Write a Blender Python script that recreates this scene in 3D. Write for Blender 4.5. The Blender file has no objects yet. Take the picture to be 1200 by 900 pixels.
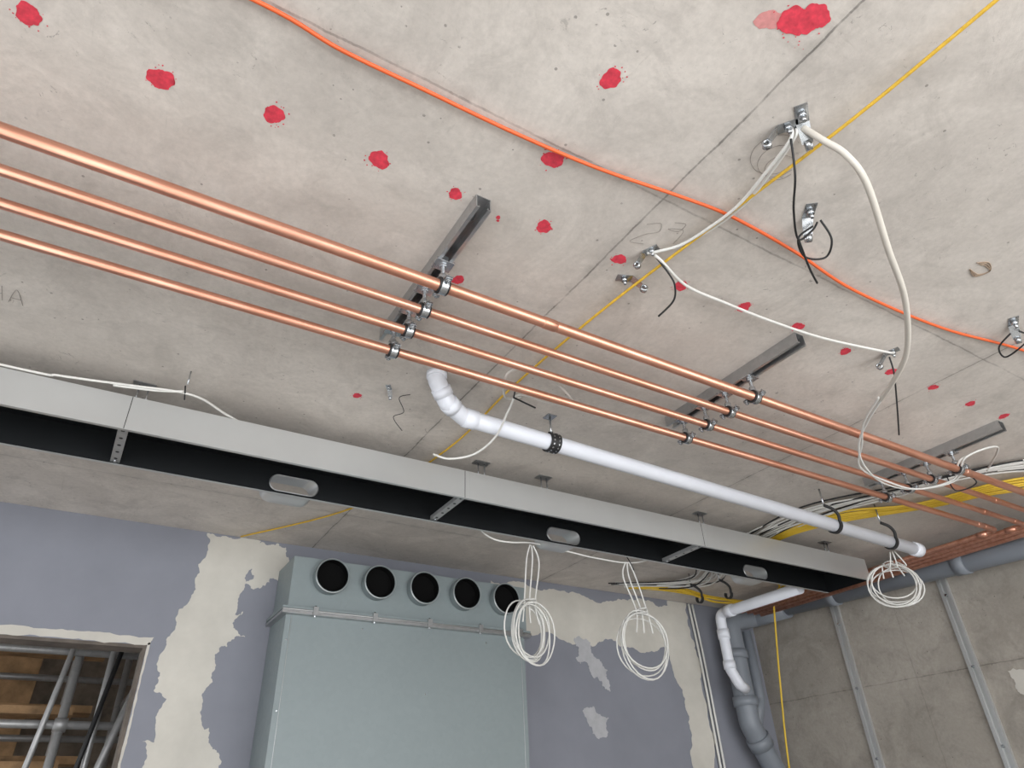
import bpy, math, random
from mathutils import Vector, Matrix
from mathutils.geometry import tessellate_polygon
random.seed(7)
S=bpy.context.scene
COL=S.collection
CZ=2.75      # slab soffit height

# ---------------------------------------------------------------- materials
def newmat(name):
    m=bpy.data.materials.new(name); m.use_nodes=True
    nt=m.node_tree
    return m,nt,nt.nodes['Principled BSDF']
def noise(nt,scale,detail=6,rough=.6,vec=None,dist=0):
    n=nt.nodes.new('ShaderNodeTexNoise'); n.inputs['Scale'].default_value=scale
    n.inputs['Detail'].default_value=detail; n.inputs['Roughness'].default_value=rough
    n.inputs['Distortion'].default_value=dist
    if vec: nt.links.new(vec,n.inputs['Vector'])
    return n
def ramp(nt,src,a,b,ca=(0,0,0,1),cb=(1,1,1,1)):
    r=nt.nodes.new('ShaderNodeValToRGB'); e=r.color_ramp.elements
    e[0].position=a; e[1].position=b; e[0].color=ca; e[1].color=cb
    nt.links.new(src,r.inputs[0]); return r
def mix(nt,fac,a,b,mode='MIX'):
    m=nt.nodes.new('ShaderNodeMix'); m.data_type='RGBA'; m.blend_type=mode
    for i,v in ((0,fac),(6,a),(7,b)):
        if isinstance(v,(int,float)): m.inputs[i].default_value=v
        elif isinstance(v,tuple): m.inputs[i].default_value=v if len(v)==4 else (*v,1)
        else: nt.links.new(v,m.inputs[i])
    return m.outputs[2]
def math_(nt,op,a,b=None,c=None):
    m=nt.nodes.new('ShaderNodeMath'); m.operation=op
    for i,v in enumerate((a,b,c)):
        if v is None: continue
        if isinstance(v,(int,float)): m.inputs[i].default_value=v
        else: nt.links.new(v,m.inputs[i])
    return m.outputs[0]
def objco(nt):
    t=nt.nodes.new('ShaderNodeTexCoord'); return t.outputs['Object']
def bump(nt,p,h,st,dist=.01):
    b=nt.nodes.new('ShaderNodeBump'); b.inputs['Strength'].default_value=st; b.inputs['Distance'].default_value=dist
    nt.links.new(h,b.inputs['Height']); nt.links.new(b.outputs[0],p.inputs['Normal'])
def simple(name,c,metal=0,rough=.5,var=.15,scale=8,bmp=0,spec=.5):
    m,nt,p=newmat(name); co=objco(nt)
    n=noise(nt,scale,5,.6,co)
    r=ramp(nt,n.outputs[0],.3,.7)
    a=tuple(x*(1-var) for x in c); b=tuple(min(1,x*(1+var)) for x in c)
    nt.links.new(mix(nt,r.outputs[0],a,b),p.inputs['Base Color'])
    p.inputs['Metallic'].default_value=metal; p.inputs['Roughness'].default_value=rough
    p.inputs['Specular IOR Level'].default_value=spec
    if bmp: bump(nt,p,n.outputs[0],bmp)
    return m
def concrete(name,base,dark,light,joints=(),rough=.85,stain=.5,contrast=.4):
    m,nt,p=newmat(name); co=objco(nt)
    n1=noise(nt,1.1,5,.62,co,.4); n2=noise(nt,7,8,.7,co,.6); n3=noise(nt,60,4,.7,co)
    c=mix(nt,ramp(nt,n1.outputs[0],.32,.68).outputs[0],dark,light)
    c=mix(nt,.35,c,base)
    n1b=noise(nt,2.6,8,.7,co,1.0)
    c=mix(nt,math_(nt,'MULTIPLY',ramp(nt,n1b.outputs[0],.47,.62).outputs[0],contrast),c,tuple(min(1,x*1.15) for x in light))
    n1c=noise(nt,3.7,8,.72,co,1.6)
    c=mix(nt,math_(nt,'MULTIPLY',ramp(nt,n1c.outputs[0],.54,.66).outputs[0],.3),c,tuple(x*.78 for x in dark))
    c=mix(nt,math_(nt,'MULTIPLY',ramp(nt,n2.outputs[0],.5,.75).outputs[0],.4*stain*2),c,tuple(x*.68 for x in dark))
    c=mix(nt,math_(nt,'MULTIPLY',ramp(nt,n3.outputs[0],.35,.7).outputs[0],.22),c,tuple(x*.6 for x in dark))
    mp=nt.nodes.new('ShaderNodeMapping'); mp.inputs['Scale'].default_value=(9,1.6,5); mp.inputs['Rotation'].default_value=(0,0,.5)
    nt.links.new(co,mp.inputs[0])
    n4=noise(nt,1.6,9,.75,mp.outputs[0],1.2)
    c=mix(nt,math_(nt,'MULTIPLY',ramp(nt,n4.outputs[0],.62,.7).outputs[0],.25),c,tuple(x*.55 for x in dark))
    n7=noise(nt,9,8,.8,mp.outputs[0],3)
    c=mix(nt,math_(nt,'MULTIPLY',ramp(nt,n7.outputs[0],.64,.68).outputs[0],.3),c,tuple(min(1,x*1.2) for x in light))
    n5=noise(nt,16,7,.8,co,2.8)
    n6=noise(nt,1.9,2,.5,co)
    sc=math_(nt,'MULTIPLY',ramp(nt,n5.outputs[0],.625,.65).outputs[0],ramp(nt,n6.outputs[0],.45,.56).outputs[0])
    c=mix(nt,math_(nt,'MULTIPLY',sc,.6),c,tuple(x*.35 for x in dark))
    vv=nt.nodes.new('ShaderNodeTexVoronoi'); vv.inputs['Scale'].default_value=22; nt.links.new(co,vv.inputs['Vector'])
    hole=math_(nt,'MULTIPLY',math_(nt,'LESS_THAN',vv.outputs['Distance'],.075),ramp(nt,n1c.outputs[0],.5,.52).outputs[0])
    c=mix(nt,math_(nt,'MULTIPLY',hole,.6),c,tuple(x*.3 for x in dark))
    sp=nt.nodes.new('ShaderNodeSeparateXYZ'); nt.links.new(co,sp.inputs[0])
    wob=noise(nt,5,6,.7,co)
    wv=math_(nt,'MULTIPLY_ADD',wob.outputs[0],.02,-.01)
    for ax,j,st in joints:
        d=math_(nt,'ABSOLUTE',math_(nt,'SUBTRACT',math_(nt,'ADD',sp.outputs[ax],wv),j))
        halo=math_(nt,'MULTIPLY',math_(nt,'SUBTRACT',1.0,math_(nt,'MINIMUM',math_(nt,'DIVIDE',d,.03),1.0)),ramp(nt,n2.outputs[0],.4,.7).outputs[0])
        c=mix(nt,math_(nt,'MULTIPLY',halo,.5*st),c,tuple(x*.5 for x in dark))
        line=math_(nt,'LESS_THAN',d,.0028)
        c=mix(nt,math_(nt,'MULTIPLY',line,math_(nt,'MULTIPLY',ramp(nt,n2.outputs[0],.3,.6).outputs[0],.8*st)),c,tuple(x*.28 for x in dark))
    nt.links.new(c,p.inputs['Base Color'])
    p.inputs['Roughness'].default_value=rough; p.inputs['Specular IOR Level'].default_value=.25
    bump(nt,p,n2.outputs[0],.35,.006)
    return m
M={}
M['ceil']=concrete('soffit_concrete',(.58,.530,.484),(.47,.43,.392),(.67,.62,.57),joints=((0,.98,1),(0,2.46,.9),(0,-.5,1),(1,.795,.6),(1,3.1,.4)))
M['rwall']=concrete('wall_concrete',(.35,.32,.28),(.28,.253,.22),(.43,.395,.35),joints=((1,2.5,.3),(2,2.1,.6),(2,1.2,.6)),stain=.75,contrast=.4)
M['floor']=concrete('floor_concrete',(.47,.455,.43),(.40,.385,.365),(.54,.525,.50))
M['lilac']=simple('plasterboard_blue_grey',(.224,.232,.270),0,.8,.07,2.5,.05)
M['cream']=simple('joint_compound',(.55,.525,.475),0,.85,.10,4,.15)
M['white_pl']=simple('white_filler',(.42,.42,.44),0,.85,.12,12,.1)
M['white']=simple('white_plastic',(.72,.74,.80),0,.35,.04,6)
M['cable']=simple('white_cable',(.66,.65,.62),0,.5,.05,9)
M['conduit']=simple('cream_conduit',(.60,.56,.50),0,.5,.05,9)
M['black']=simple('black_rubber',(.012,.012,.013),0,.55,.2,20)
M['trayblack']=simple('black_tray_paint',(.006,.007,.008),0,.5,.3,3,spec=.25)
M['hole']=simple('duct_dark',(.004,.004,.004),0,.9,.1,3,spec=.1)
M['orange']=simple('orange_cable',(.72,.12,.03),0,.45,.1,9)
M['yellow']=simple('yellow_cable',(.68,.45,.03),0,.5,.1,9)
M['string']=simple('yellow_string',(.66,.41,.04),0,.6,.15,60)
M['red']=simple('spray_paint_red',(.64,.045,.075),0,.7,.25,60)
M['redlt']=simple('spray_paint_pale',(.62,.26,.25),0,.75,.15,60)
M['pencil']=simple('pencil',(.24,.215,.195),0,.8,.1,9)
M['rust']=simple('rust_mark',(.34,.25,.18),0,.8,.25,50)
M['greypvc']=simple('grey_pvc',(.20,.22,.25),0,.4,.06,5)
M['wood']=simple('scaffold_board',(.36,.22,.11),0,.8,.4,9,.2)
M['lining']=simple('dark_lining',(.12,.10,.085),0,.8,.3,9,.1)
M['brick']=simple('dim_render',(.24,.20,.16),0,.9,.5,5,.3)
M['trayface']=simple('tray_galvanised_sheet',(.53,.535,.53),.55,.36,.05,2.2)
def galv(name,c,metal,rough,sc=70,var=.12):
    m,nt,p=newmat(name); co=objco(nt)
    v=nt.nodes.new('ShaderNodeTexVoronoi'); v.inputs['Scale'].default_value=sc; nt.links.new(co,v.inputs['Vector'])
    n=noise(nt,3,5,.6,co)
    s=nt.nodes.new('ShaderNodeSeparateColor'); nt.links.new(v.outputs['Color'],s.inputs[0])
    a=tuple(x*(1-var) for x in c); b=tuple(min(1,x*(1+var)) for x in c)
    c1=mix(nt,s.outputs[0],a,b)
    c1=mix(nt,math_(nt,'MULTIPLY',n.outputs[0],.4),c1,tuple(x*.8 for x in c))
    nt.links.new(c1,p.inputs['Base Color']); p.inputs['Metallic'].default_value=metal
    nt.links.new(math_(nt,'MULTIPLY_ADD',s.outputs[1],.06,rough),p.inputs['Roughness'])
    return m
M['galv']=galv('galvanised_steel',(.46,.465,.47),.85,.28,70,.06)
M['zinc']=galv('zinc_plated',(.52,.54,.56),.95,.22,40,.06)
M['dullgalv']=galv('dull_galvanised_tube',(.44,.44,.44),.6,.45,40,.08)
M['boxsteel']=galv('painted_galvanised_sheet',(.24,.28,.288),.2,.5,50,.02)
def copper():
    m,nt,p=newmat('copper'); co=objco(nt)
    mp=nt.nodes.new('ShaderNodeMapping'); mp.inputs['Scale'].default_value=(3,20,20); nt.links.new(co,mp.inputs[0])
    n=noise(nt,2,6,.6,mp.outputs[0])
    c=mix(nt,ramp(nt,n.outputs[0],.35,.7).outputs[0],(.76,.39,.28),(.56,.25,.16))
    nt.links.new(c,p.inputs['Base Color']); p.inputs['Metallic'].default_value=.88
    nt.links.new(math_(nt,'MULTIPLY_ADD',n.outputs[0],.25,.22),p.inputs['Roughness'])
    return m
M['copper']=copper()

# ---------------------------------------------------------------- mesh builder
def catmull(pts,n=8,closed=False):
    P=[Vector(p) for p in pts]; out=[]; L=len(P)
    rng=range(L if closed else L-1)
    for i in rng:
        if closed: p0,p1,p2,p3=P[(i-1)%L],P[i],P[(i+1)%L],P[(i+2)%L]
        else: p0,p1,p2,p3=P[max(i-1,0)],P[i],P[i+1],P[min(i+2,L-1)]
        for k in range(n):
            t=k/n
            out.append(.5*((2*p1)+(p2-p0)*t+(2*p0-5*p1+4*p2-p3)*t*t+(3*p1-p0-3*p2+p3)*t**3))
    if not closed: out.append(P[-1])
    return out
def fillet(pts,R,n=8):
    P=[Vector(p) for p in pts]; out=[P[0]]
    for i in range(1,len(P)-1):
        a=(P[i-1]-P[i]); b=(P[i+1]-P[i]); an=a.normalized(); bn=b.normalized()
        ang=an.angle(bn)
        if ang>3.1: out.append(P[i]); continue
        d=min(R/math.tan(ang/2),a.length*.49,b.length*.49)
        for k in range(n+1):
            t=k/n; s=P[i]+an*d; e=P[i]+bn*d
            out.append((1-t)**2*s+2*t*(1-t)*P[i]+t*t*e)
    out.append(P[-1]); return out
class B:
    def __init__(s,name): s.name=name; s.v=[]; s.f=[]; s.m=[]; s.sm=[]; s.mats=[]
    def mi(s,k):
        if k not in s.mats: s.mats.append(k)
        return s.mats.index(k)
    def add(s,v,f,k,smooth=False):
        o=len(s.v); s.v+= [tuple(x) for x in v]; s.f+=[tuple(i+o for i in q) for q in f]
        s.m+=[s.mi(k)]*len(f); s.sm+=[smooth]*len(f); return s
    def box(s,lo,hi,k):
        x0,y0,z0=lo; x1,y1,z1=hi
        v=[(x0,y0,z0),(x1,y0,z0),(x1,y1,z0),(x0,y1,z0),(x0,y0,z1),(x1,y0,z1),(x1,y1,z1),(x0,y1,z1)]
        return s.add(v,[(0,3,2,1),(4,5,6,7),(0,1,5,4),(1,2,6,5),(2,3,7,6),(3,0,4,7)],k)
    def tube(s,pts,r,k,seg=12,closed=False,cap=True):
        P=[Vector(p) for p in pts]
        if not isinstance(r,list):
            P=[Vector((p.x,p.y,CZ-r-.0005)) if (CZ-r<p.z<=CZ) else p for p in P]
            Q=[P[0]]
            for p in P[1:]:
                if (p-Q[-1]).length>1e-5: Q.append(p)
            P=Q
        n=len(P)
        T=[]
        for i in range(n):
            if closed: t=P[(i+1)%n]-P[i-1]
            else: t=P[min(i+1,n-1)]-P[max(i-1,0)]
            T.append(t.normalized())
        a=Vector((0,0,1)) if abs(T[0].z)<.9 else Vector((1,0,0))
        N=(a-T[0]*a.dot(T[0])).normalized(); v=[];
        rr=r if isinstance(r,list) else [r]*n
        for i in range(n):
            if i: 
                N=(N-T[i]*N.dot(T[i])).normalized()
            Bn=T[i].cross(N)
            for j in range(seg):
                an=2*math.pi*j/seg
                v.append(P[i]+N*math.cos(an)*rr[i]+Bn*math.sin(an)*rr[i])
        f=[]
        for i in range(n if closed else n-1):
            for j in range(seg):
                a0=i*seg+j; a1=i*seg+(j+1)%seg; b0=((i+1)%n)*seg+j; b1=((i+1)%n)*seg+(j+1)%seg
                f.append((a0,a1,b1,b0))
        s.add(v,f,k,True)
        if cap and not closed:
            o=len(s.v)-len(v)
            s.f.append(tuple(o+j for j in reversed(range(seg)))); s.f.append(tuple(o+(n-1)*seg+j for j in range(seg)))
            s.m+=[s.mi(k)]*2; s.sm+=[False]*2
        return s
    def cyl(s,a,b,r,k,seg=20,cap=True): return s.tube([a,b],[r,r],k,seg,False,cap)
    def pipe(s,a,b,r,ri,k,seg=28):
        a=Vector(a); b=Vector(b); d=(b-a).normalized()
        u=d.orthogonal().normalized(); w=d.cross(u); v=[]
        for c,R in ((a,r),(b,r),(b,ri),(a,ri)):
            for j in range(seg):
                t=2*math.pi*j/seg; v.append(c+u*math.cos(t)*R+w*math.sin(t)*R)
        f=[]
        for q in range(4):
            for j in range(seg):
                f.append((q*seg+j,q*seg+(j+1)%seg,((q+1)%4)*seg+(j+1)%seg,((q+1)%4)*seg+j))
        return s.add(v,f,k,True)
    def extrude(s,prof,a,b,axis,k,closed=True):
        n=len(prof); v=[]
        for t in (a,b):
            for p in prof: v.append((t,p[0],p[1]) if axis=='x' else (p[0],t,p[1]))
        f=[(j,(j+1)%n,n+(j+1)%n,n+j) for j in range(n if closed else n-1)]
        if closed: f+= [tuple(reversed(range(n))),tuple(range(n,2*n))]
        return s.add(v,f,k)
    def done(s,bevel=0):
        me=bpy.data.meshes.new(s.name); me.from_pydata(s.v,[],s.f)
        for k in s.mats: me.materials.append(M[k])
        me.polygons.foreach_set('material_index',s.m); me.polygons.foreach_set('use_smooth',s.sm)
        me.update()
        import bmesh
        bm=bmesh.new(); bm.from_mesh(me); bmesh.ops.recalc_face_normals(bm,faces=bm.faces); bm.to_mesh(me); bm.free()
        o=bpy.data.objects.new(s.name,me); COL.objects.link(o)
        if bevel:
            b=o.modifiers.new('bevel','BEVEL'); b.width=bevel; b.segments=2; b.limit_method='ANGLE'
        return o

# ---------------------------------------------------------------- room shell
B('ceiling').box((-3.2,-2.6,CZ),(4.6,7.2,CZ+.2),'ceil').done()
B('floor').box((-3.2,-2.6,-.15),(4.6,7.2,0),'floor').done()
b=B('wall_back'); Y0,Y1=3.63,3.75
b.box((.29,Y0,0),(4.4,Y1,CZ),'lilac'); b.box((-3.0,Y0,2.19),(.29,Y1,CZ),'lilac'); b.box((-3.0,Y0,0),(-1.0,Y1,2.19),'lilac')
b.box((.276,3.632,0),(.29,3.75,2.19),'lining'); b.box((-1.0,3.632,2.176),(.276,3.75,2.19),'lining'); b.box((-1.0,3.632,0),(-.986,3.75,2.176),'lining'); b.done()
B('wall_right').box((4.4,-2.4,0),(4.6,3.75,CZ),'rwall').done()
b=B('wall_left'); b.box((-3.2,-2.4,0),(-3.0,-1.8,CZ),'lilac'); b.box((-3.2,2.2,0),(-3.0,3.75,CZ),'lilac'); b.box((-3.2,-1.8,2.5),(-3,2.2,CZ),'lilac'); b.done()
b=B('wall_front'); b.box((-3.2,-2.6,0),(4.6,-2.4,.1),'rwall'); b.box((-3.2,-2.6,2.55),(4.6,-2.4,CZ),'rwall'); b.box((-3.2,-2.6,.1),(-2.7,-2.4,2.55),'rwall'); b.box((4.1,-2.6,.1),(4.6,-2.4,2.55),'rwall'); b.done()

# ---------------------------------------------------------------- ragged patches
def ragged(pts,amp,it=4,cap=.03):
    P=[Vector(p) for p in pts]
    for k in range(it):
        Q=[]
        for i in range(len(P)):
            a,c=P[i],P[(i+1)%len(P)]; m=(a+c)/2; d=c-a
            n=Vector((-d.y,d.x)); L=n.length
            if L>1e-6: n=n/L
            m+=n*random.uniform(-1,1)*min(L*amp,cap)
            Q+=[a,m]
        P=Q
    return P
def wallpatch(b,pts,k,amp=.16,off=.0015,it=5,zmax=CZ-.002,cap=.03,right=False):
    P=ragged(pts,amp,it,cap); n=len(P)
    P=[(p.x,min(p.y,zmax)) for p in P]
    if right: v=[(4.4-off,x,z) for x,z in P]+[(4.3997,x,z) for x,z in P]
    else: v=[(x,Y0-off,z) for x,z in P]+[(x,Y0-.0002,z) for x,z in P]
    tri=tessellate_polygon([[Vector((x,z,0)) for x,z in P]])
    f=[tuple(t) for t in tri]+[(i,(i+1)%n,n+(i+1)%n,n+i) for i in range(n)]
    b.add(v,f,k)
b=B('joint_compound_patches')
wallpatch(b,[(.44,2.745),(.71,2.745),(.72,2.68),(.70,2.60),(.66,2.54),(.65,2.40),(.64,2.26),(.60,2.2),(.60,2.05),(.57,1.92),(.63,1.8),(.62,1.5),(.35,1.5),(.40,1.85),(.42,1.97),(.36,2.0),(.35,2.15),(.39,2.28),(.43,2.42)],'cream',.18)
wallpatch(b,[(.47,2.40),(.68,2.38),(.64,2.32),(.71,2.26),(.60,2.20),(.52,2.10),(.46,2.2)],'cream',.3,.002)
wallpatch(b,[(.36,1.80),(.62,1.86),(.68,1.76),(.66,1.5),(.34,1.5)],'cream',.25,.001)
wallpatch(b,[(-1.0,2.192),(.30,2.192),(.312,2.225),(-1.0,2.225)],'cream',.2,it=6,cap=.0035)
wallpatch(b,[(.292,2.20),(.292,1.2),(.299,1.2),(.301,2.20)],'cream',.2,it=6,cap=.002)
wallpatch(b,[(2.1,2.71),(2.55,2.71),(3.1,2.71),(3.55,2.71),(3.55,2.745),(3.74,2.745),(3.75,2.2),(3.74,1.4),(3.56,1.4),(3.59,2.0),(3.53,2.2),(3.50,2.42),(3.3,2.38),(3.0,2.44),(2.8,2.38),(2.5,2.44),(2.1,2.42)],'cream',.16)
wallpatch(b,[(2.70,2.40),(2.80,2.42),(2.84,2.33),(2.93,2.2),(2.95,2.12),(2.86,2.2),(2.78,2.28),(2.70,2.30)],'white_pl',.4,.0025)
wallpatch(b,[(2.72,2.0),(2.80,2.03),(2.92,1.97),(2.88,1.86),(2.78,1.88)],'white_pl',.25)
wallpatch(b,[(.68,2.73),(.84,2.73),(.86,2.58),(.74,2.50),(.66,2.52)],'cream',.3,off=.001)
b.done()
b=B('wall_filler_patch')
wallpatch(b,[(1.99,2.05),(1.93,1.9),(1.94,1.6),(1.9,1.3),(1.5,1.3),(1.4,1.7),(1.5,2.05)],'cream',.2,.002,right=True)
b.done()

# ---------------------------------------------------------------- paint marks on soffit
b=B('spray_paint_marks')
def splat(x,y,r,k='red',sq=1,ang=0,off=.0006):
    n=40; v=[(x,y,CZ-off)]; ph=[random.uniform(0,6.28) for _ in range(4)]
    for j in range(n):
        t=2*math.pi*j/n
        R=r*(1+.10*math.sin(2*t+ph[0])+.07*math.sin(3*t+ph[1])+.05*math.sin(7*t+ph[2])+random.uniform(-.04,.04))
        px,py=R*math.cos(t)*sq,R*math.sin(t)
        v.append((x+px*math.cos(ang)-py*math.sin(ang),y+px*math.sin(ang)+py*math.cos(ang),CZ-off))
    b.add(v,[(0,j+1,(j+1)%n+1) for j in range(n)],k)
for i,(x,y) in enumerate([(-.37,1.04),(-.14,1.06),(.08,1.03),(.32,1.03),(.67,.83),(.66,.6),(.52,1.035),(.77,1.02),(1.02,1.02),(.67,1.31),(1.25,1.02),(1.49,1.0),(1.72,.985),(1.98,1.0),(2.24,1.0),(2.48,.99),(2.73,.99),(2.955,.98),(.64,2.03)]):
    r=(.0235 if i<6 else .020)*(.85 if i in(6,9,18) else 1)
    splat(x,y,random.uniform(.9,1.08)*r)
    for q in range(9):
        a=random.uniform(0,6.28); d=r*random.uniform(1.05,1.5)
        splat(x+d*math.cos(a),y+d*math.sin(a),random.uniform(.0008,.002))
splat(.65,1.05,.006); splat(.655,1.06,.004)
splat(.895,.322,.028,'red',1.15,.4,.0010); splat(.922,.300,.028,'red',1.1,.4,.0013); splat(.938,.292,.018,'red',1,.4,.0016)
splat(.852,.345,.020,'redlt',1.4,-.5,.0005)
for q in range(26): splat(.9+random.uniform(-.06,.06),.315+random.uniform(-.045,.045),random.uniform(.0008,.002),'red',1,0,.002)
b.done()

# ---------------------------------------------------------------- pencil marks
b=B('pencil_marks')
def pen(pts,r=.0006,k='pencil'): b.tube(catmull([(x,y,CZ-.0015) for x,y in pts],6),r,k,5)
for q in range(3):
    c=(1.12+.02*q,.56+.01*q); R=.055-.01*q
    pen([(c[0]+R*math.cos(t*.6)*1.1,c[1]+R*math.sin(t*.6)) for t in range(9)],.0005)
pen([(1.0,.88),(1.03,.86),(1.045,.885),(1.02,.91),(1.0,.95),(1.04,.94)],.0005); pen([(1.06,.84),(1.09,.83),(1.09,.86),(1.06,.865),(1.1,.85),(1.11,.90)],.0005)
dx,dy=-.42,.07
pen([(-.01+dx,1.86+dy),(-.03+dx,1.92+dy),(.0+dx,1.905+dy)],.0006);pen([(0+dx,1.87+dy),(.0+dx,1.94+dy)],.0006);pen([(.015+dx,1.94+dy),(.035+dx,1.87+dy),(.05+dx,1.94+dy)],.0006);pen([(.02+dx,1.915+dy),(.045+dx,1.915+dy)],.0006)
for k in range(3): pen([(1.93+.01*k,.53),(1.96,.512+.006*k),(2.0,.53),(1.985,.565-.005*k),(1.94,.555)],.0016,'rust')
b.done()

# ---------------------------------------------------------------- copper pipes
PZ=CZ-.12
PY=[1.232,1.345,1.45,1.56]; PR=[.0158,.0128,.0126,.0135]; EX=[4.12,4.05,3.985,3.92]
for i in range(4):
    b=B('copper_pipe'); r=PR[i]; y=PY[i]; e=EX[i]
    pts=fillet([(-2.6,y,PZ),(e,y,PZ),(e,3.30,PZ)],.045,8)
    b.tube(pts,r,'copper',20)
    cs=[(e-.10,.03)]
    if i==0: cs+=[(.92,.022),(3.05,.02)]
    if i==3: cs+=[(3.75,.025)]
    if i==2: cs+=[(3.6,.025)]
    if i==1: cs+=[(3.5,.025)]
    for x,h in cs:
        b.tube([(x-h,y,PZ),(x-h+.003,y,PZ),(x+h-.003,y,PZ),(x+h,y,PZ)],[r,r+.0014,r+.0014,r],'copper',20)
    b.cyl((e,y+.05,PZ),(e,y+.10,PZ),r+.0025,'copper')
    b.done()

# ---------------------------------------------------------------- strut channels
SX=[.585,1.755,2.985]; SD=.041
for x in SX:
    b=B('strut_channel'); w=.0205; t=.0025
    z1=CZ-.0005; z0=CZ-SD
    prof=[(x-w,z1),(x+w,z1),(x+w,z0),(x+w-.0095,z0),(x+w-.0095,z0+.008),(x+w-.0095+t-.001,z0+.008),(x+w-.0095+t-.001,z0+t),(x+w-t,z0+t),(x+w-t,z1-t),(x-w+t,z1-t),(x-w+t,z0+t),(x-w+.0095-t+.001,z0+t),(x-w+.0095-t+.001,z0+.008),(x-w+.0095,z0+.008),(x-w+.0095,z0),(x-w,z0)]
    b.extrude(prof,1.01,1.63,'y','galv')
    yy=1.04
    while yy<1.61:
        b.box((x-.0065,yy,z1-t-.0006),(x+.0065,yy+.026,z1-t+.0002),'hole'); yy+=.05
    for yb in (1.075,1.59):
        b.cyl((x,yb,z1-t),(x,yb,z1-t-.012),.008,'zinc',6); b.cyl((x,yb,z1-t),(x,yb,z1-t-.002),.011,'zinc',16)
    b.done()

# ---------------------------------------------------------------- pipe clamps
def clamp(x,y,z,r,ztop,name='pipe_clamp'):
    b=B(name); ro=r+.0075
    b.box((x-.026,y-.020,ztop-.0065),(x+.026,y+.020,ztop-.0005),'zinc')
    b.box((x-.008,y-.018,ztop-.0005),(x+.008,y+.018,ztop+.012),'zinc')
    b.cyl((x,y,ztop-.006),(x,y,ztop-.014),.0115,'zinc',6)
    b.cyl((x,y,z+ro),(x,y,ztop),.0055,'zinc',12)
    for k in range(12):
        zz=z+ro+.010+(ztop-z-ro-.018)*k/12
        b.cyl((x,y,zz),(x,y,zz+.0015),.0062,'zinc',10)
    b.cyl((x,y,z+ro+.001),(x,y,z+ro+.015),.011,'zinc',6)
    b.pipe((x-.0145,y,z),(x+.0145,y,z),r+.0068,r,'black')
    b.pipe((x-.0095,y,z),(x+.0095,y,z),ro+.0015,r+.005,'zinc')
    for s in (-1,1):
        ya=y+s*(ro-.001); yb=y+s*(ro+.019)
        b.box((x-.0095,min(ya,yb),z+.001),(x+.0095,max(ya,yb),z+.004),'zinc')
        b.box((x-.0095,min(ya,yb),z-.004),(x+.0095,max(ya,yb),z-.001),'zinc')
        b.cyl((x,y+s*(ro+.011),z+.012),(x,y+s*(ro+.011),z-.013),.0032,'zinc',10)
        b.cyl((x,y+s*(ro+.011),z-.004),(x,y+s*(ro+.011),z-.010),.007,'zinc',6)
    b.done(.0006)
for x in SX:
    for i in range(4): clamp(x,PY[i],PZ,PR[i],CZ-SD)

# ---------------------------------------------------------------- white waste pipe
b=B('waste_pipe'); R=.031
w0=Vector((.965,1.835,2.648)); w1=Vector((3.62,1.825,2.56))
path=fillet([(.825,1.765,CZ-.001),(.825,1.765,2.72),(.88,1.795,2.662),w0,w1],.03,8)
b.tube(path,[R]*len(path),'white',28)
d=(w1-w0).normalized()
def sleeve(a,bb,r): b.tube([a,a+(bb-a)*.05,a+(bb-a)*.95,bb],[R,r,r,R],'white',28)
sleeve(w0+d*.0,w0+d*.05,R+.004)
sleeve(Vector((.825,1.765,CZ-.001)),Vector((.825,1.765,2.728)),R+.004)
b.cyl((.845,1.776,2.700),(.865,1.787,2.679),R+.0035,'white',28)
b.cyl((.885,1.798,2.665),(.915,1.812,2.657),R+.0035,'white',28)
sleeve(w1-d*.055,w1,R+.005)
b.done()
def wz(x): return 2.648+(x-.965)/(3.62-.965)*(-.088)
b=B('perforated_band_hanger'); x=1.335; z=wz(x); y=1.833
A=lambda k: math.radians(-250+320*k/28)
o=[(y+(R+.001)*math.cos(A(k)),z+(R+.001)*math.sin(A(k))) for k in range(29)]
outer=[(y+(R+.007)*math.cos(A(k)),z+(R+.007)*math.sin(A(k))) for k in range(29)]
b.extrude(o+outer[::-1],x-.022,x+.022,'x','black')
for k in range(1,28,2):
    dv=Vector((0,math.cos(A(k)),math.sin(A(k)))); c=Vector((x,y,z))
    for dx in (-.011,.011):
        p=c+Vector((dx,0,0)); b.cyl(p+dv*(R+.0068),p+dv*(R+.0076),.0035,'zinc',8)
b.cyl((x,y,z+R+.002),(x,y,CZ-.001),.004,'zinc',10); b.cyl((x,y,z+R+.001),(x,y,z+R+.014),.008,'zinc',6)
b.box((x-.02,y-.02,CZ-.004),(x+.02,y+.02,CZ-.001),'zinc')
b.done()
def jclip(x,y,z,r):
    b=B('pipe_hook_clip')
    a0=-200
    ang=[math.radians(a0+235*k/20) for k in range(21)]
    pr=[(y+(r+.001)*math.cos(a),z+(r+.001)*math.sin(a)) for a in ang]
    ou=[(y+(r+.007)*math.cos(a),z+(r+.007)*math.sin(a)) for a in ang]
    b.extrude(pr+ou[::-1],x-.010,x+.010,'x','black')
    yl=ou[0][0]; zl=ou[0][1]
    P=catmull([(x,yl+.004,zl-.004),(x-.012,yl-.006,zl+.025),(x-.04,yl-.004,zl+.05),(x-.07,yl+.015,min(zl+.07,CZ-.02))],6)
    b.tube(P,.0075,'black',10)
    b.cyl(P[-1],(P[-1].x,P[-1].y,CZ-.001),.004,'zinc',8)
    b.done()
jclip(2.95,1.828,wz(2.95),R); jclip(3.38,1.826,wz(3.38),R)

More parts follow.
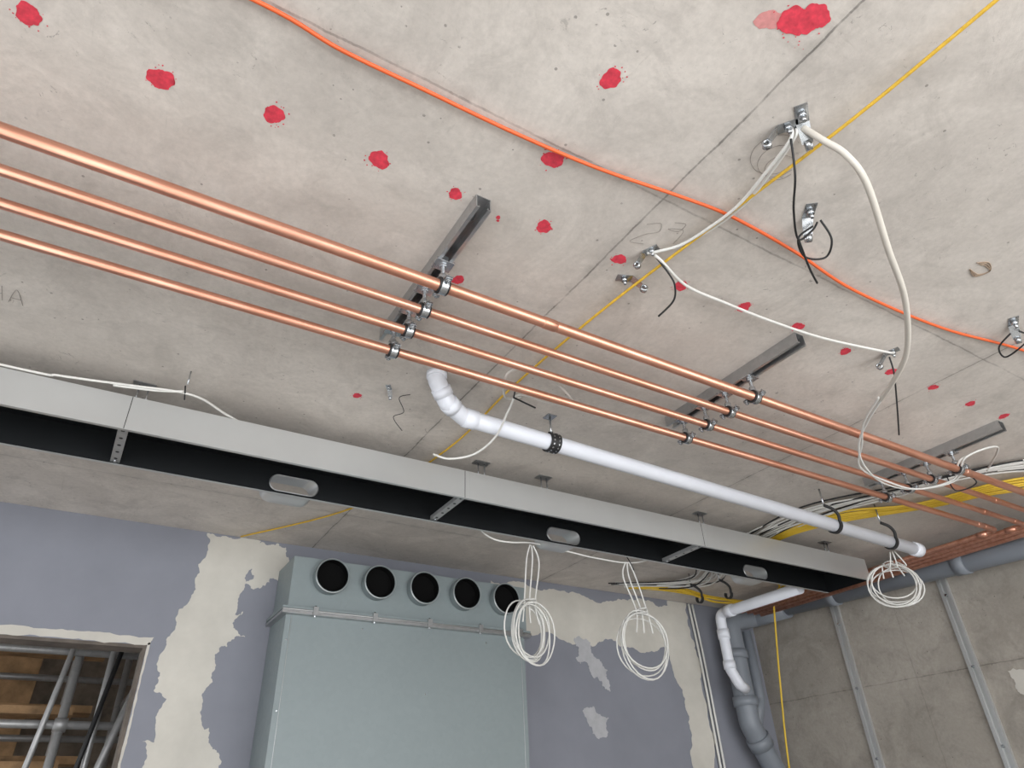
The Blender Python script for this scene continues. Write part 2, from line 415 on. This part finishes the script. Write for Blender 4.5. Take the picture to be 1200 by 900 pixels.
# ---------------------------------------------------------------- galvanised channel (open bottom, black inside)
b=B('linear_trunking'); XA,XB=-1.6,3.82; ya,yb=2.25,2.54; z0,z1=2.55,2.667; t=.0015
b.extrude([(ya,z0),(ya,z1),(ya-t,z1),(ya-t,z0)],XA,XB,'x','trayface')
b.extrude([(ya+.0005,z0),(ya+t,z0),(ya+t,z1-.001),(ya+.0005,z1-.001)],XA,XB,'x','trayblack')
b.extrude([(ya-t,z1),(yb+t,z1),(yb+t,z1+t),(ya-t,z1+t)],XA,XB,'x','trayface')
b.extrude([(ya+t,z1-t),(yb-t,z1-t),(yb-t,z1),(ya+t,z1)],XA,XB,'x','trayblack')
b.extrude([(ya-t,z0-.0015),(ya+.012,z0-.0015),(ya+.012,z0),(ya-t,z0)],XA,XB,'x','trayface')
b.extrude([(yb-.010,z0-.0015),(yb+t,z0-.0015),(yb+t,z0),(yb-.010,z0)],XA,XB,'x','trayface')
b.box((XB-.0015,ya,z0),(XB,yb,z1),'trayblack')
ovals=[.585,1.875,3.2]; hw=.095; hz0,hz1=2.562,2.628
xs=[XA]+sum([[o-hw,o+hw] for o in ovals],[])+[XB]
for i in range(0,len(xs),2):
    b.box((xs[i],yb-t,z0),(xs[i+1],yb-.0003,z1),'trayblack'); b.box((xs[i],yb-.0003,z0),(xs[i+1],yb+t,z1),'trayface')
def ovalpts(o,hh,zz0,zz1,n=12):
    r=(zz1-zz0)/2; zc=(zz0+zz1)/2; p=[]
    for k in range(n+1):
        a=-math.pi/2+math.pi*k/n; p.append((o+hh-r+r*math.cos(a),zc+r*math.sin(a)))
    for k in range(n+1):
        a=math.pi/2+math.pi*k/n; p.append((o-hh+r+r*math.cos(a),zc+r*math.sin(a)))
    return p
for o in ovals:
    rr=(hz1-hz0)/2; zc=(hz1+hz0)/2; N=48; up=[];lo=[]
    for k in range(N+1):
        dx=-hw+2*hw*k/N; e=max(0,abs(dx)-(hw-rr)); h=math.sqrt(max(0,rr*rr-e*e))
        up.append((o+dx,zc+h)); lo.append((o+dx,zc-h))
    for L,zz in ((up,z1),(lo,z0)):
        for yy,kk in ((yb-t,'trayblack'),(yb+t,'trayface')):
            v=[(x,yy,z) for x,z in L]+[(x,yy,zz) for x,z in L]
            b.add(v,[(i,i+1,N+1+i+1,N+1+i) for i in range(N)],kk)
    P=ovalpts(o,hw,hz0,hz1); n=len(P)
    P2=ovalpts(o-.012,hw+.004,hz0-.016,hz1+.004)
    v=[(x,yb-.004,z) for x,z in P]+[(x,yb+.03,z) for x,z in P2]+[(x,yb+.085,z) for x,z in P2]
    b.add(v,[(i,(i+1)%n,n+(i+1)%n,n+i) for i in range(n)]+[(n+i,n+(i+1)%n,2*n+(i+1)%n,2*n+i) for i in range(n)],'trayface',True)
    b.tube([(x,yb-.004,z) for x,z in P],.0022,'galv',6,closed=True)
for x in (-.037,1.19,2.51):
    zb=z0+.008; w=.015
    b.extrude([(x-w,zb+.016),(x-w,zb),(x+w,zb),(x+w,zb+.016),(x+w-.0015,zb+.016),(x+w-.0015,zb+.0015),(x-w+.0015,zb+.0015),(x-w+.0015,zb+.016)],ya+.002,yb-.002,'y','dullgalv')
    for q in range(5):
        yy=ya+.035+q*.055; b.cyl((x,yy,zb-.0004),(x,yy,zb+.0003),.006,'trayblack',12)
    for yy in (ya+.02,yb-.02): b.cyl((x,yy,zb),(x,yy,zb-.006),.005,'zinc',6)
    b.box((x-.0010,ya-t-.0006,z0),(x+.0010,ya-t,z1),'hole')
    b.box((x+.02,ya-t-.0012,z0),(x+.05,ya-t,z1),'trayface')
b.done()
for x in (-.03,1.28,1.6,2.56,3.55):
    b=B('suspension_bracket')
    b.cyl((x,ya+.05,z1+.003),(x,ya+.05,CZ-.001),.003,'zinc',8); b.cyl((x+.03,ya+.05,z1+.003),(x+.03,ya+.05,CZ-.001),.003,'zinc',8)
    b.box((x-.02,ya+.03,CZ-.004),(x+.05,ya+.07,CZ-.001),'galv'); b.box((x-.01,ya+.035,z1+.002),(x+.04,ya+.065,z1+.006),'galv'); b.done()

# ---------------------------------------------------------------- distribution box with spigots
b=B('ventilation_plenum_box'); X0,X1=.825,2.165; yf=3.35
b.box((X0,yf,2.345),(X1,3.625,2.598),'boxsteel')
b.box((X0-.004,yf-.004,.75),(X1-.02,3.625,2.315),'boxsteel')
b.box((X0-.03,yf-.035,2.335),(X1+.005,3.62,2.348),'boxsteel'); b.box((X0-.03,yf-.035,2.315),(X1+.005,3.62,2.328),'galv')
b.box((X0-.025,yf-.012,2.322),(X1,3.62,2.343),'boxsteel')
b.tube([(X0-.03,yf-.036,2.332),(X1+.005,yf-.036,2.332)],.005,'galv',10)
for x in (.95,1.25,1.55,1.85,2.1):
    b.box((x-.012,yf-.045,2.312),(x+.012,yf-.03,2.352),'galv'); b.cyl((x,yf-.03,2.36),(x,yf-.03,2.305),.005,'zinc',6)
for x in (1.01,1.26,1.51,1.76,2.01):
    b.pipe((x,yf-.055,2.508),(x,yf+.001,2.508),.083,.079,'boxsteel',40)
    b.tube([(x+.083*math.cos(a*math.pi/20),yf-.052,2.508+.083*math.sin(a*math.pi/20)) for a in range(40)],.0028,'galv',8,closed=True)
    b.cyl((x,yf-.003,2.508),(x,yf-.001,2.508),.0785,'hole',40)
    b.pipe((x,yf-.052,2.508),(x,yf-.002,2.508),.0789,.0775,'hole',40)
b.box((X0+.022,yf-.0055,.76),(X0+.024,yf-.004,2.31),'galv')
b.box((X1-.045,yf-.0055,.76),(X1-.043,yf-.004,2.31),'galv')
for z in (2.2,1.9,1.6): b.cyl((X0+.012,yf-.010,z),(X0+.012,yf-.004,z),.004,'zinc',10)
for x,z in ((1.2,2.28),(1.55,2.0),(1.9,2.27)): b.cyl((x,yf-.006,z),(x,yf-.003,z),.004,'zinc',10)
b.done(.002)
B('box_support_plinth').box((X0+.01,3.36,0),(X1-.04,3.62,.75),'lilac').done()

# ---------------------------------------------------------------- cables on the soffit
b=B('orange_cable')
b.tube(catmull([(-.35,.81,CZ-.012),(0,.80,CZ-.008),(.15,.812,CZ-.010),(.33,.81,CZ-.010),(.55,.807,CZ-.010),(.77,.792,CZ-.012),(1.01,.758,CZ-.014),(1.17,.745,CZ-.012),(1.42,.753,CZ-.010),(1.71,.775,CZ-.012),(2.13,.755,CZ-.010),(2.52,.69,CZ-.010),(3.2,.62,CZ-.010),(4.3,.6,CZ-.01)],8),.0046,'orange',10)
b.done()
b=B('yellow_string_line')
b.tube(catmull([(1.20,-.6,CZ-.022),(1.185,.1,CZ-.022),(1.175,.4,CZ-.022),(1.145,.71,CZ-.022),(1.10,1.22,CZ-.018),(1.09,1.72,CZ-.012),(1.10,2.24,CZ-.012),(.98,2.98,CZ-.008),(.60,3.60,CZ-.008)],8),.0040,'string',8)
b.done()
b=B('white_cable')
b.tube(catmull([(1.09,.49,CZ-.005),(1.092,.505,CZ-.03),(1.11,.59,CZ-.035),(1.135,.70,CZ-.03),(1.13,.80,CZ-.025),(1.115,.88,CZ-.02),(1.08,.935,CZ-.015),(1.07,.96,CZ-.005)],8),.0042,'cable',10)
b.tube(catmull([(1.10,.485,CZ-.005),(1.105,.50,CZ-.02),(1.13,.59,CZ-.025),(1.155,.69,CZ-.02),(1.15,.80,CZ-.015),(1.12,.885,CZ-.012)],8),.0038,'cable',10)
b.tube(catmull([(1.085,.955,CZ-.005),(1.10,.945,CZ-.03),(1.23,.985,CZ-.035),(1.39,.99,CZ-.03),(1.57,.985,CZ-.03),(1.80,.965,CZ-.03),(2.05,.915,CZ-.03),(2.13,.92,CZ-.005)],8),.0042,'cable',10)
b.done()
b=B('flexible_conduit')
b.tube(catmull([(1.11,.475,CZ-.008),(1.13,.455,CZ-.06),(1.17,.44,CZ-.10),(1.24,.452,CZ-.14),(1.42,.535,CZ-.18),(1.61,.62,CZ-.20),(1.83,.755,CZ-.20),(1.97,.88,CZ-.185),(2.09,1.0,CZ-.16)],10),.0077,'conduit',14)
b.done()
b=B('white_cable')
for k,o in enumerate((0,.018)):
    b.tube(catmull([(2.08-o,.99,CZ-.165),(2.20,1.12+o,CZ-.15),(2.33+o,1.25,CZ-.15),(2.50,1.35+o,CZ-.16),(2.74,1.42-o,CZ-.16),(2.95,1.40,CZ-.15),(3.02+o,1.28,CZ-.14),(2.95,1.19-o,CZ-.10),(3.1,1.1,CZ-.05),(3.4,1.3,CZ-.02)],8),.0040,'cable',8)
b.done()
b=B('white_cable')
b.tube(catmull([(1.16,1.76,CZ-.005),(1.06,1.70,CZ-.07),(.99,1.60,CZ-.095),(.965,1.52,CZ-.095),(1.03,1.475,CZ-.095),(1.16,1.52,CZ-.095),(1.27,1.60,CZ-.095),(1.17,1.615,CZ-.10),(1.06,1.62,CZ-.10),(1.07,1.70,CZ-.11),(1.09,1.83,CZ-.15),(1.06,1.93,CZ-.18),(.98,1.97,CZ-.20),(.93,2.0,CZ-.18)],8),.004,'cable',8)
b.tube([(1.035,1.60,CZ-.093),(1.045,1.63,CZ-.11),(1.15,1.66,CZ-.105)],.003,'black',6)
b.done()
b=B('white_cable')
b.tube(catmull([(-1.5,2.24,z1+.008),(-.4,2.245,z1+.008),(-.25,2.235,z1+.01),(-.06,2.20,z1+.012),(.08,2.17,z1+.012),(.16,2.18,z1+.012),(.25,2.24,z1+.008),(.35,2.30,z1+.008)],8),.004,'cable',8)
b.tube(catmull([(-.10,2.215,z1+.008),(.02,2.19,z1+.01),(.10,2.16,z1+.012)],8),.0045,'cable',8)
b.tube([(.10,2.15,z1+.03),(.105,2.165,z1+.012),(.11,2.19,z1+.0)],.0025,'black',6)
b.cyl((.105,2.14,z1+.03),(.105,2.14,CZ-.001),.0025,'zinc',6)
b.done()

def anchor(x,y,s=1,rot=0):
    s*=1.2
    b=B('cable_fixing_bracket')
    def P(dx,dy,z): 
        return (x+dx*math.cos(rot)-dy*math.sin(rot),y+dx*math.sin(rot)+dy*math.cos(rot),z)
    def plate(pts,th=.002):
        n=len(pts); v=[P(*p) for p in pts]; w=[(q[0],q[1],q[2]-th) for q in v]
        b.add(v+w,[tuple(range(n)),tuple(range(2*n-1,n-1,-1))]+[(i,(i+1)%n,n+(i+1)%n,n+i) for i in range(n)],'zinc')
    h=.03*s; C=CZ-.0005
    plate([(-h,-.012*s,C),(.4*h,-.012*s,C),(.4*h,.012*s,C),(-h,.012*s,C)])
    plate([(.4*h,-.012*s,C),(1.3*h,-.010*s,C-.028*s),(1.3*h,.010*s,C-.028*s),(.4*h,.012*s,C)])
    b.pipe(P(1.35*h,-.006*s,C-.033*s),P(1.35*h,.006*s,C-.033*s),.010*s,.006*s,'zinc',16)
    b.cyl(P(-.3*h,0,C-.002),P(-.3*h,0,C-.012*s),.008*s,'zinc',6); b.cyl(P(-.3*h,0,C-.01),P(-.3*h,0,C-.022*s),.004*s,'zinc',10)
    b.done()
anchor(1.09,.46,1.0,.6); anchor(1.075,.50,.9,2.2); anchor(1.345,.645,1,.9); anchor(1.09,1.07,.9,-.4); anchor(1.07,.955,.8,2); anchor(2.33,.63,1,.5); anchor(2.12,.93,.9,1.8)
anchor(.72,1.93,.6,1)
ties=[[(1.09,.50,CZ-.03),(1.12,.535,CZ-.10),(1.19,.60,CZ-.11),(1.28,.66,CZ-.11),(1.34,.65,CZ-.06),(1.36,.64,CZ-.03)],
[(1.36,.63,CZ-.03),(1.40,.64,CZ-.07),(1.42,.68,CZ-.09),(1.36,.70,CZ-.10),(1.30,.67,CZ-.09),(1.35,.65,CZ-.04)],
[(1.30,.67,CZ-.10),(1.38,.71,CZ-.12),(1.45,.74,CZ-.12)],
[(1.09,.95,CZ-.02),(1.135,.955,CZ-.06),(1.16,.967,CZ-.08),(1.18,1.0,CZ-.10),(1.17,1.055,CZ-.12)],
[(2.13,.94,CZ-.01),(2.16,.96,CZ-.06),(2.24,1.03,CZ-.14),(2.30,1.085,CZ-.20)],
[(2.34,.63,CZ-.03),(2.37,.62,CZ-.05),(2.37,.66,CZ-.07),(2.38,.71,CZ-.07),(2.34,.70,CZ-.05),(2.33,.65,CZ-.03)],
[(3.05,1.25,CZ-.10),(3.12,1.24,CZ-.15),(3.1,1.32,CZ-.16),(3.02,1.30,CZ-.12)]]
for tpts in ties:
    b=B('black_cable_tie'); b.tube(catmull(tpts,8),.0028,'black',8); b.done()
b=B('tie_wire'); b.tube(catmull([(.80,1.93,CZ-.005),(.76,1.93,CZ-.03),(.80,1.98,CZ-.05),(.77,2.0,CZ-.07),(.83,2.06,CZ-.08)],8),.0014,'black',8); b.done()

# ---------------------------------------------------------------- hanging cable coils
def coil(cx,cy,cz,rx,rz,dirv,top,n=6,name='cable_coil',r=.0036):
    b=B(name); u=Vector(dirv).normalized(); up=Vector((0,0,1)); nn=u.cross(up)
    C=Vector((cx,cy,cz))
    for L in range(n):
        ox=random.uniform(-.016,.016); oz=random.uniform(-.028,.010); sx=random.uniform(.78,1.08); sz=random.uniform(.82,1.05); oy=(L-n/2)*.009; tl=random.uniform(-.15,.15)
        ring=[]
        for k in range(28):
            a=math.pi/2+2*math.pi*k/28
            px=rx*sx*math.cos(a); pz=rz*sz*math.sin(a)
            ring.append(C+u*(ox+px*math.cos(tl)-pz*math.sin(tl))+up*(oz+px*math.sin(tl)+pz*math.cos(tl))+nn*(oy+.004*math.sin(3*a)))
        b.tube(ring,r,'cable',8,closed=True)
    T=Vector(top)
    for k,s in enumerate((-.03,.0,.035)):
        b.tube(catmull([T+u*s*.3,T+u*s*1.2+Vector((0,0,-.08)),C+u*s+up*rz*.9,C+u*(s*1.5)+up*rz*.2],8),r,'cable',8)
    for e in (.80,.92):
        b.tube([C+up*(rz*e)+u*.022*math.cos(a*.5)+nn*.035*math.sin(a*.5) for a in range(13)],.003,'cable',6)
    b.done()
coil(1.71,2.61,2.165,.105,.135,(1,.15,0),(1.73,2.60,2.548),8)
coil(2.37,2.61,2.175,.145,.155,(1,-.1,0),(2.31,2.60,2.548),6)
coil(3.52,1.95,2.42,.115,.105,(.6,-.8,0),(3.50,1.90,2.56),6)
b=B('white_cable')
b.tube(catmull([(1.40,2.62,2.66),(1.46,2.60,2.575),(1.53,2.60,2.545),(1.62,2.60,2.545),(1.75,2.60,2.56),(2.0,2.60,2.545),(2.12,2.60,2.54),(2.32,2.60,2.545),(2.5,2.62,2.60),(2.7,2.7,2.72)],8),.004,'cable',8)
b.tube([(2.31,2.60,2.58),(2.33,2.595,2.54),(2.35,2.60,2.51)],.003,'black',6)
b.done()

# ---------------------------------------------------------------- right-hand services
b=B('soil_pipe')
b.tube([(4.24,.2,2.56),(4.24,1.5,2.59),(4.22,3.2,2.655)],.055,'greypvc',28)
for y,z in ((1.9,2.605),(2.75,2.638)): b.cyl((4.232,y,z),(4.232,y+.07,z+.002),.063,'greypvc',28)
b.tube(fillet([(4.22,3.15,2.653),(4.22,3.45,2.655),(3.97,3.47,2.60),(3.97,3.47,1.95),(4.16,3.49,1.65),(4.16,3.49,0.01)],.08,10),.07,'greypvc',28)
for z in (2.35,2.05): b.cyl((3.97,3.47,z),(3.97,3.47,z+.06),.082,'greypvc',28)
b.cyl((4.02,3.475,1.87),(4.06,3.479,1.81),.08,'greypvc',28)
b.tube(fillet([(4.13,3.48,2.55),(4.13,3.48,2.1),(4.02,3.48,1.9)],.05,6),.04,'greypvc',20)
b.done()
b=B('white_condensate_pipe')
b.tube(fillet([(3.68,2.62,2.585),(3.73,3.33,2.60),(3.74,3.34,2.25),(3.80,3.34,2.16),(3.87,3.36,2.14)],.05,8),.034,'white',24)
b.cyl((3.735,3.335,2.50),(3.736,3.335,2.44),.040,'white',24); b.cyl((3.738,3.338,2.30),(3.738,3.338,2.25),.040,'white',24); b.cyl((3.72,3.2,2.598),(3.725,3.26,2.599),.040,'white',24)
b.done()
b=B('yellow_cable_bundle')
for k in range(6):
    o=.022*k; j=lambda s=.012: random.uniform(-s,s)
    b.tube(catmull([(4.3,.85+o,CZ-.02),(3.62+o*.4,1.22+o+j(),CZ-.03-.004*k),(3.43+o,1.66+j(),CZ-.03),(3.15+o,1.95+o+j(),CZ-.03),(3.15+o*.6,2.4,CZ-.035),(3.5+o*.5,2.75+j(),CZ-.03),(4.05-o,2.85+o,CZ-.04),(4.0-o,3.15+j(),CZ-.08),(3.7,3.3+j(.03),CZ-.04-.008*k),(3.3,3.30+j(.05),CZ-.02-.005*k),(3.05,3.45,CZ-.02)],8),.006,'yellow',8)
b.done()
b=B('white_cable_bundle')
for k in range(14):
    o=.016*k; j=lambda s=.03: random.uniform(-s,s)
    b.tube(catmull([(4.3,.70+o,CZ-.02),(3.5+j(),1.05+o*.9,CZ-.02),(3.2+j(),1.55+o*.6+j(),CZ-.03+j(.01)),(2.95+o+j(.05),1.95+j(),CZ-.03),(2.95+o+j(.05),2.35,CZ-.035),(3.1+o+j(),2.8+j(),CZ-.03+j(.01)),(3.2+o,3.1+j(.06),CZ-.05+j(.02)),(3.0+j(.2),3.42+j(),CZ-.02)],8),.0042,'cable' if k%6 else 'black',8)
b.done()
b=B('yellow_cable')
b.tube(catmull([(3.98,2.9,CZ-.02),(4.0,3.06,2.70),(4.0,3.09,2.6),(3.99,3.17,2.155),(4.0,3.256,1.675),(4.0,3.28,1.2)],8),.0060,'yellow',8); b.done()
b=B('white_vertical_conduit')
for x in (3.775,3.81): b.tube(catmull([(x-.03,3.615,CZ-.01),(x-.01,3.612,2.4),(x,3.612,2.0),(x+.01,3.612,1.2)],6),.008,'cable',10)
b.done()
jclip(3.42,2.95,2.60,.02); jclip(3.32,3.1,2.60,.02)
for y in (2.15,2.90):
    b=B('wall_stud_strap'); w=.028
    v=[]; prof=[(4.3995,y-w),(4.378,y-w),(4.378,y-w+.018),(4.389,y-w+.020),(4.389,y+w-.020),(4.378,y+w-.018),(4.378,y+w),(4.3995,y+w)]
    n=len(prof)
    for z in (0.001,CZ-.001): v+=[(p[0],p[1],z) for p in prof]
    b.add(v,[(i,(i+1)%n,n+(i+1)%n,n+i) for i in range(n)]+[tuple(range(n)),tuple(range(n,2*n))],'trayface')
    for z in (2.5,2.1,1.7): b.cyl((4.389,y,z),(4.376,y,z),.008,'zinc',6)
    b.done()

# ---------------------------------------------------------------- beyond the opening
B('wall_outside').box((-3.2,6.6,0),(4.6,6.8,CZ),'brick').done()
B('light_block_wall_right').box((2.0,3.75,0),(2.1,6.6,CZ),'brick').done()  # unseen wall, added to block sky light and darken the scaffold area
b=B('scaffold'); g='dullgalv'
for x in (-1.2,-.45,.05,.36): 
    for y in (4.5,5.6): b.cyl((x,y,0),(x,y,CZ-.01),.022,g,14)
for z in (1.35,1.62,1.95,2.3): 
    b.cyl((-1.8,4.47,z),(.9,4.47,z),.020,g,14); b.cyl((-1.8,5.63,z+.05),(.9,5.63,z+.05),.020,g,14)
for z in (1.57,2.25):
    for x in (-.45,.36): b.cyl((x+.03,4.4,z-.05),(x+.03,5.8,z-.05),.020,g,14)
b.cyl((.1,4.42,1.0),(.45,4.42,2.6),.020,g,14); b.cyl((-.1,4.40,1.2),(.05,4.40,2.7),.014,g,14); b.cyl((.1,4.36,1.2),(.26,4.36,2.5),.012,'black',14); b.cyl((.2,4.38,1.2),(.20,4.38,2.6),.016,g,14)
for z in (1.45,1.78,2.05,2.38):
    b.box((-1.9,4.9,z),(.1,5.12,z+.04),'wood'); b.box((-1.9,5.2,z+.05),(.2,5.42,z+.09),'wood')
for x in (.05,.36,-.45):
    for z in (1.62,1.95):
        b.cyl((x-.03,4.45,z),(x+.03,4.45,z),.030,g,12); b.cyl((x,4.5,z-.03),(x,4.5,z+.03),.030,g,12)
b.done()
B('timber_panel').box((-2.2,6.0,0),(-.15,6.03,2.6),'wood').done()

# ---------------------------------------------------------------- light
w=bpy.data.worlds.new('overcast_sky'); S.world=w; w.use_nodes=True
bg=w.node_tree.nodes['Background']; bg.inputs[0].default_value=(.95,.98,1,1); bg.inputs[1].default_value=3.1
def area(name,loc,rot,sx,sy,p,c=(1,1,1)):
    l=bpy.data.lights.new(name,'AREA'); l.shape='RECTANGLE'; l.size=sx; l.size_y=sy; l.energy=p; l.color=c
    o=bpy.data.objects.new(name,l); COL.objects.link(o); o.location=loc; o.rotation_euler=rot
area('daylight_front',(.7,-2.35,1.3),(math.radians(105),0,0),6.5,2.3,110,(.98,.99,1))
try: S.view_settings.view_transform='Standard'
except Exception: pass

# ---------------------------------------------------------------- camera
cam=bpy.data.cameras.new('camera'); c=bpy.data.objects.new('camera',cam); COL.objects.link(c)
ax=Vector((1510,-450,-800)).normalized(); ay=Vector((-600,-540,-800)).normalized()
az=ax.cross(ay).normalized(); ay=az.cross(ax).normalized()
R3=Matrix((ax,ay,az)); c.matrix_world=Matrix.Translation((0,0,1.45))@R3.to_4x4()
cam.sensor_width=36; cam.lens=24; cam.clip_start=.02
S.camera=c
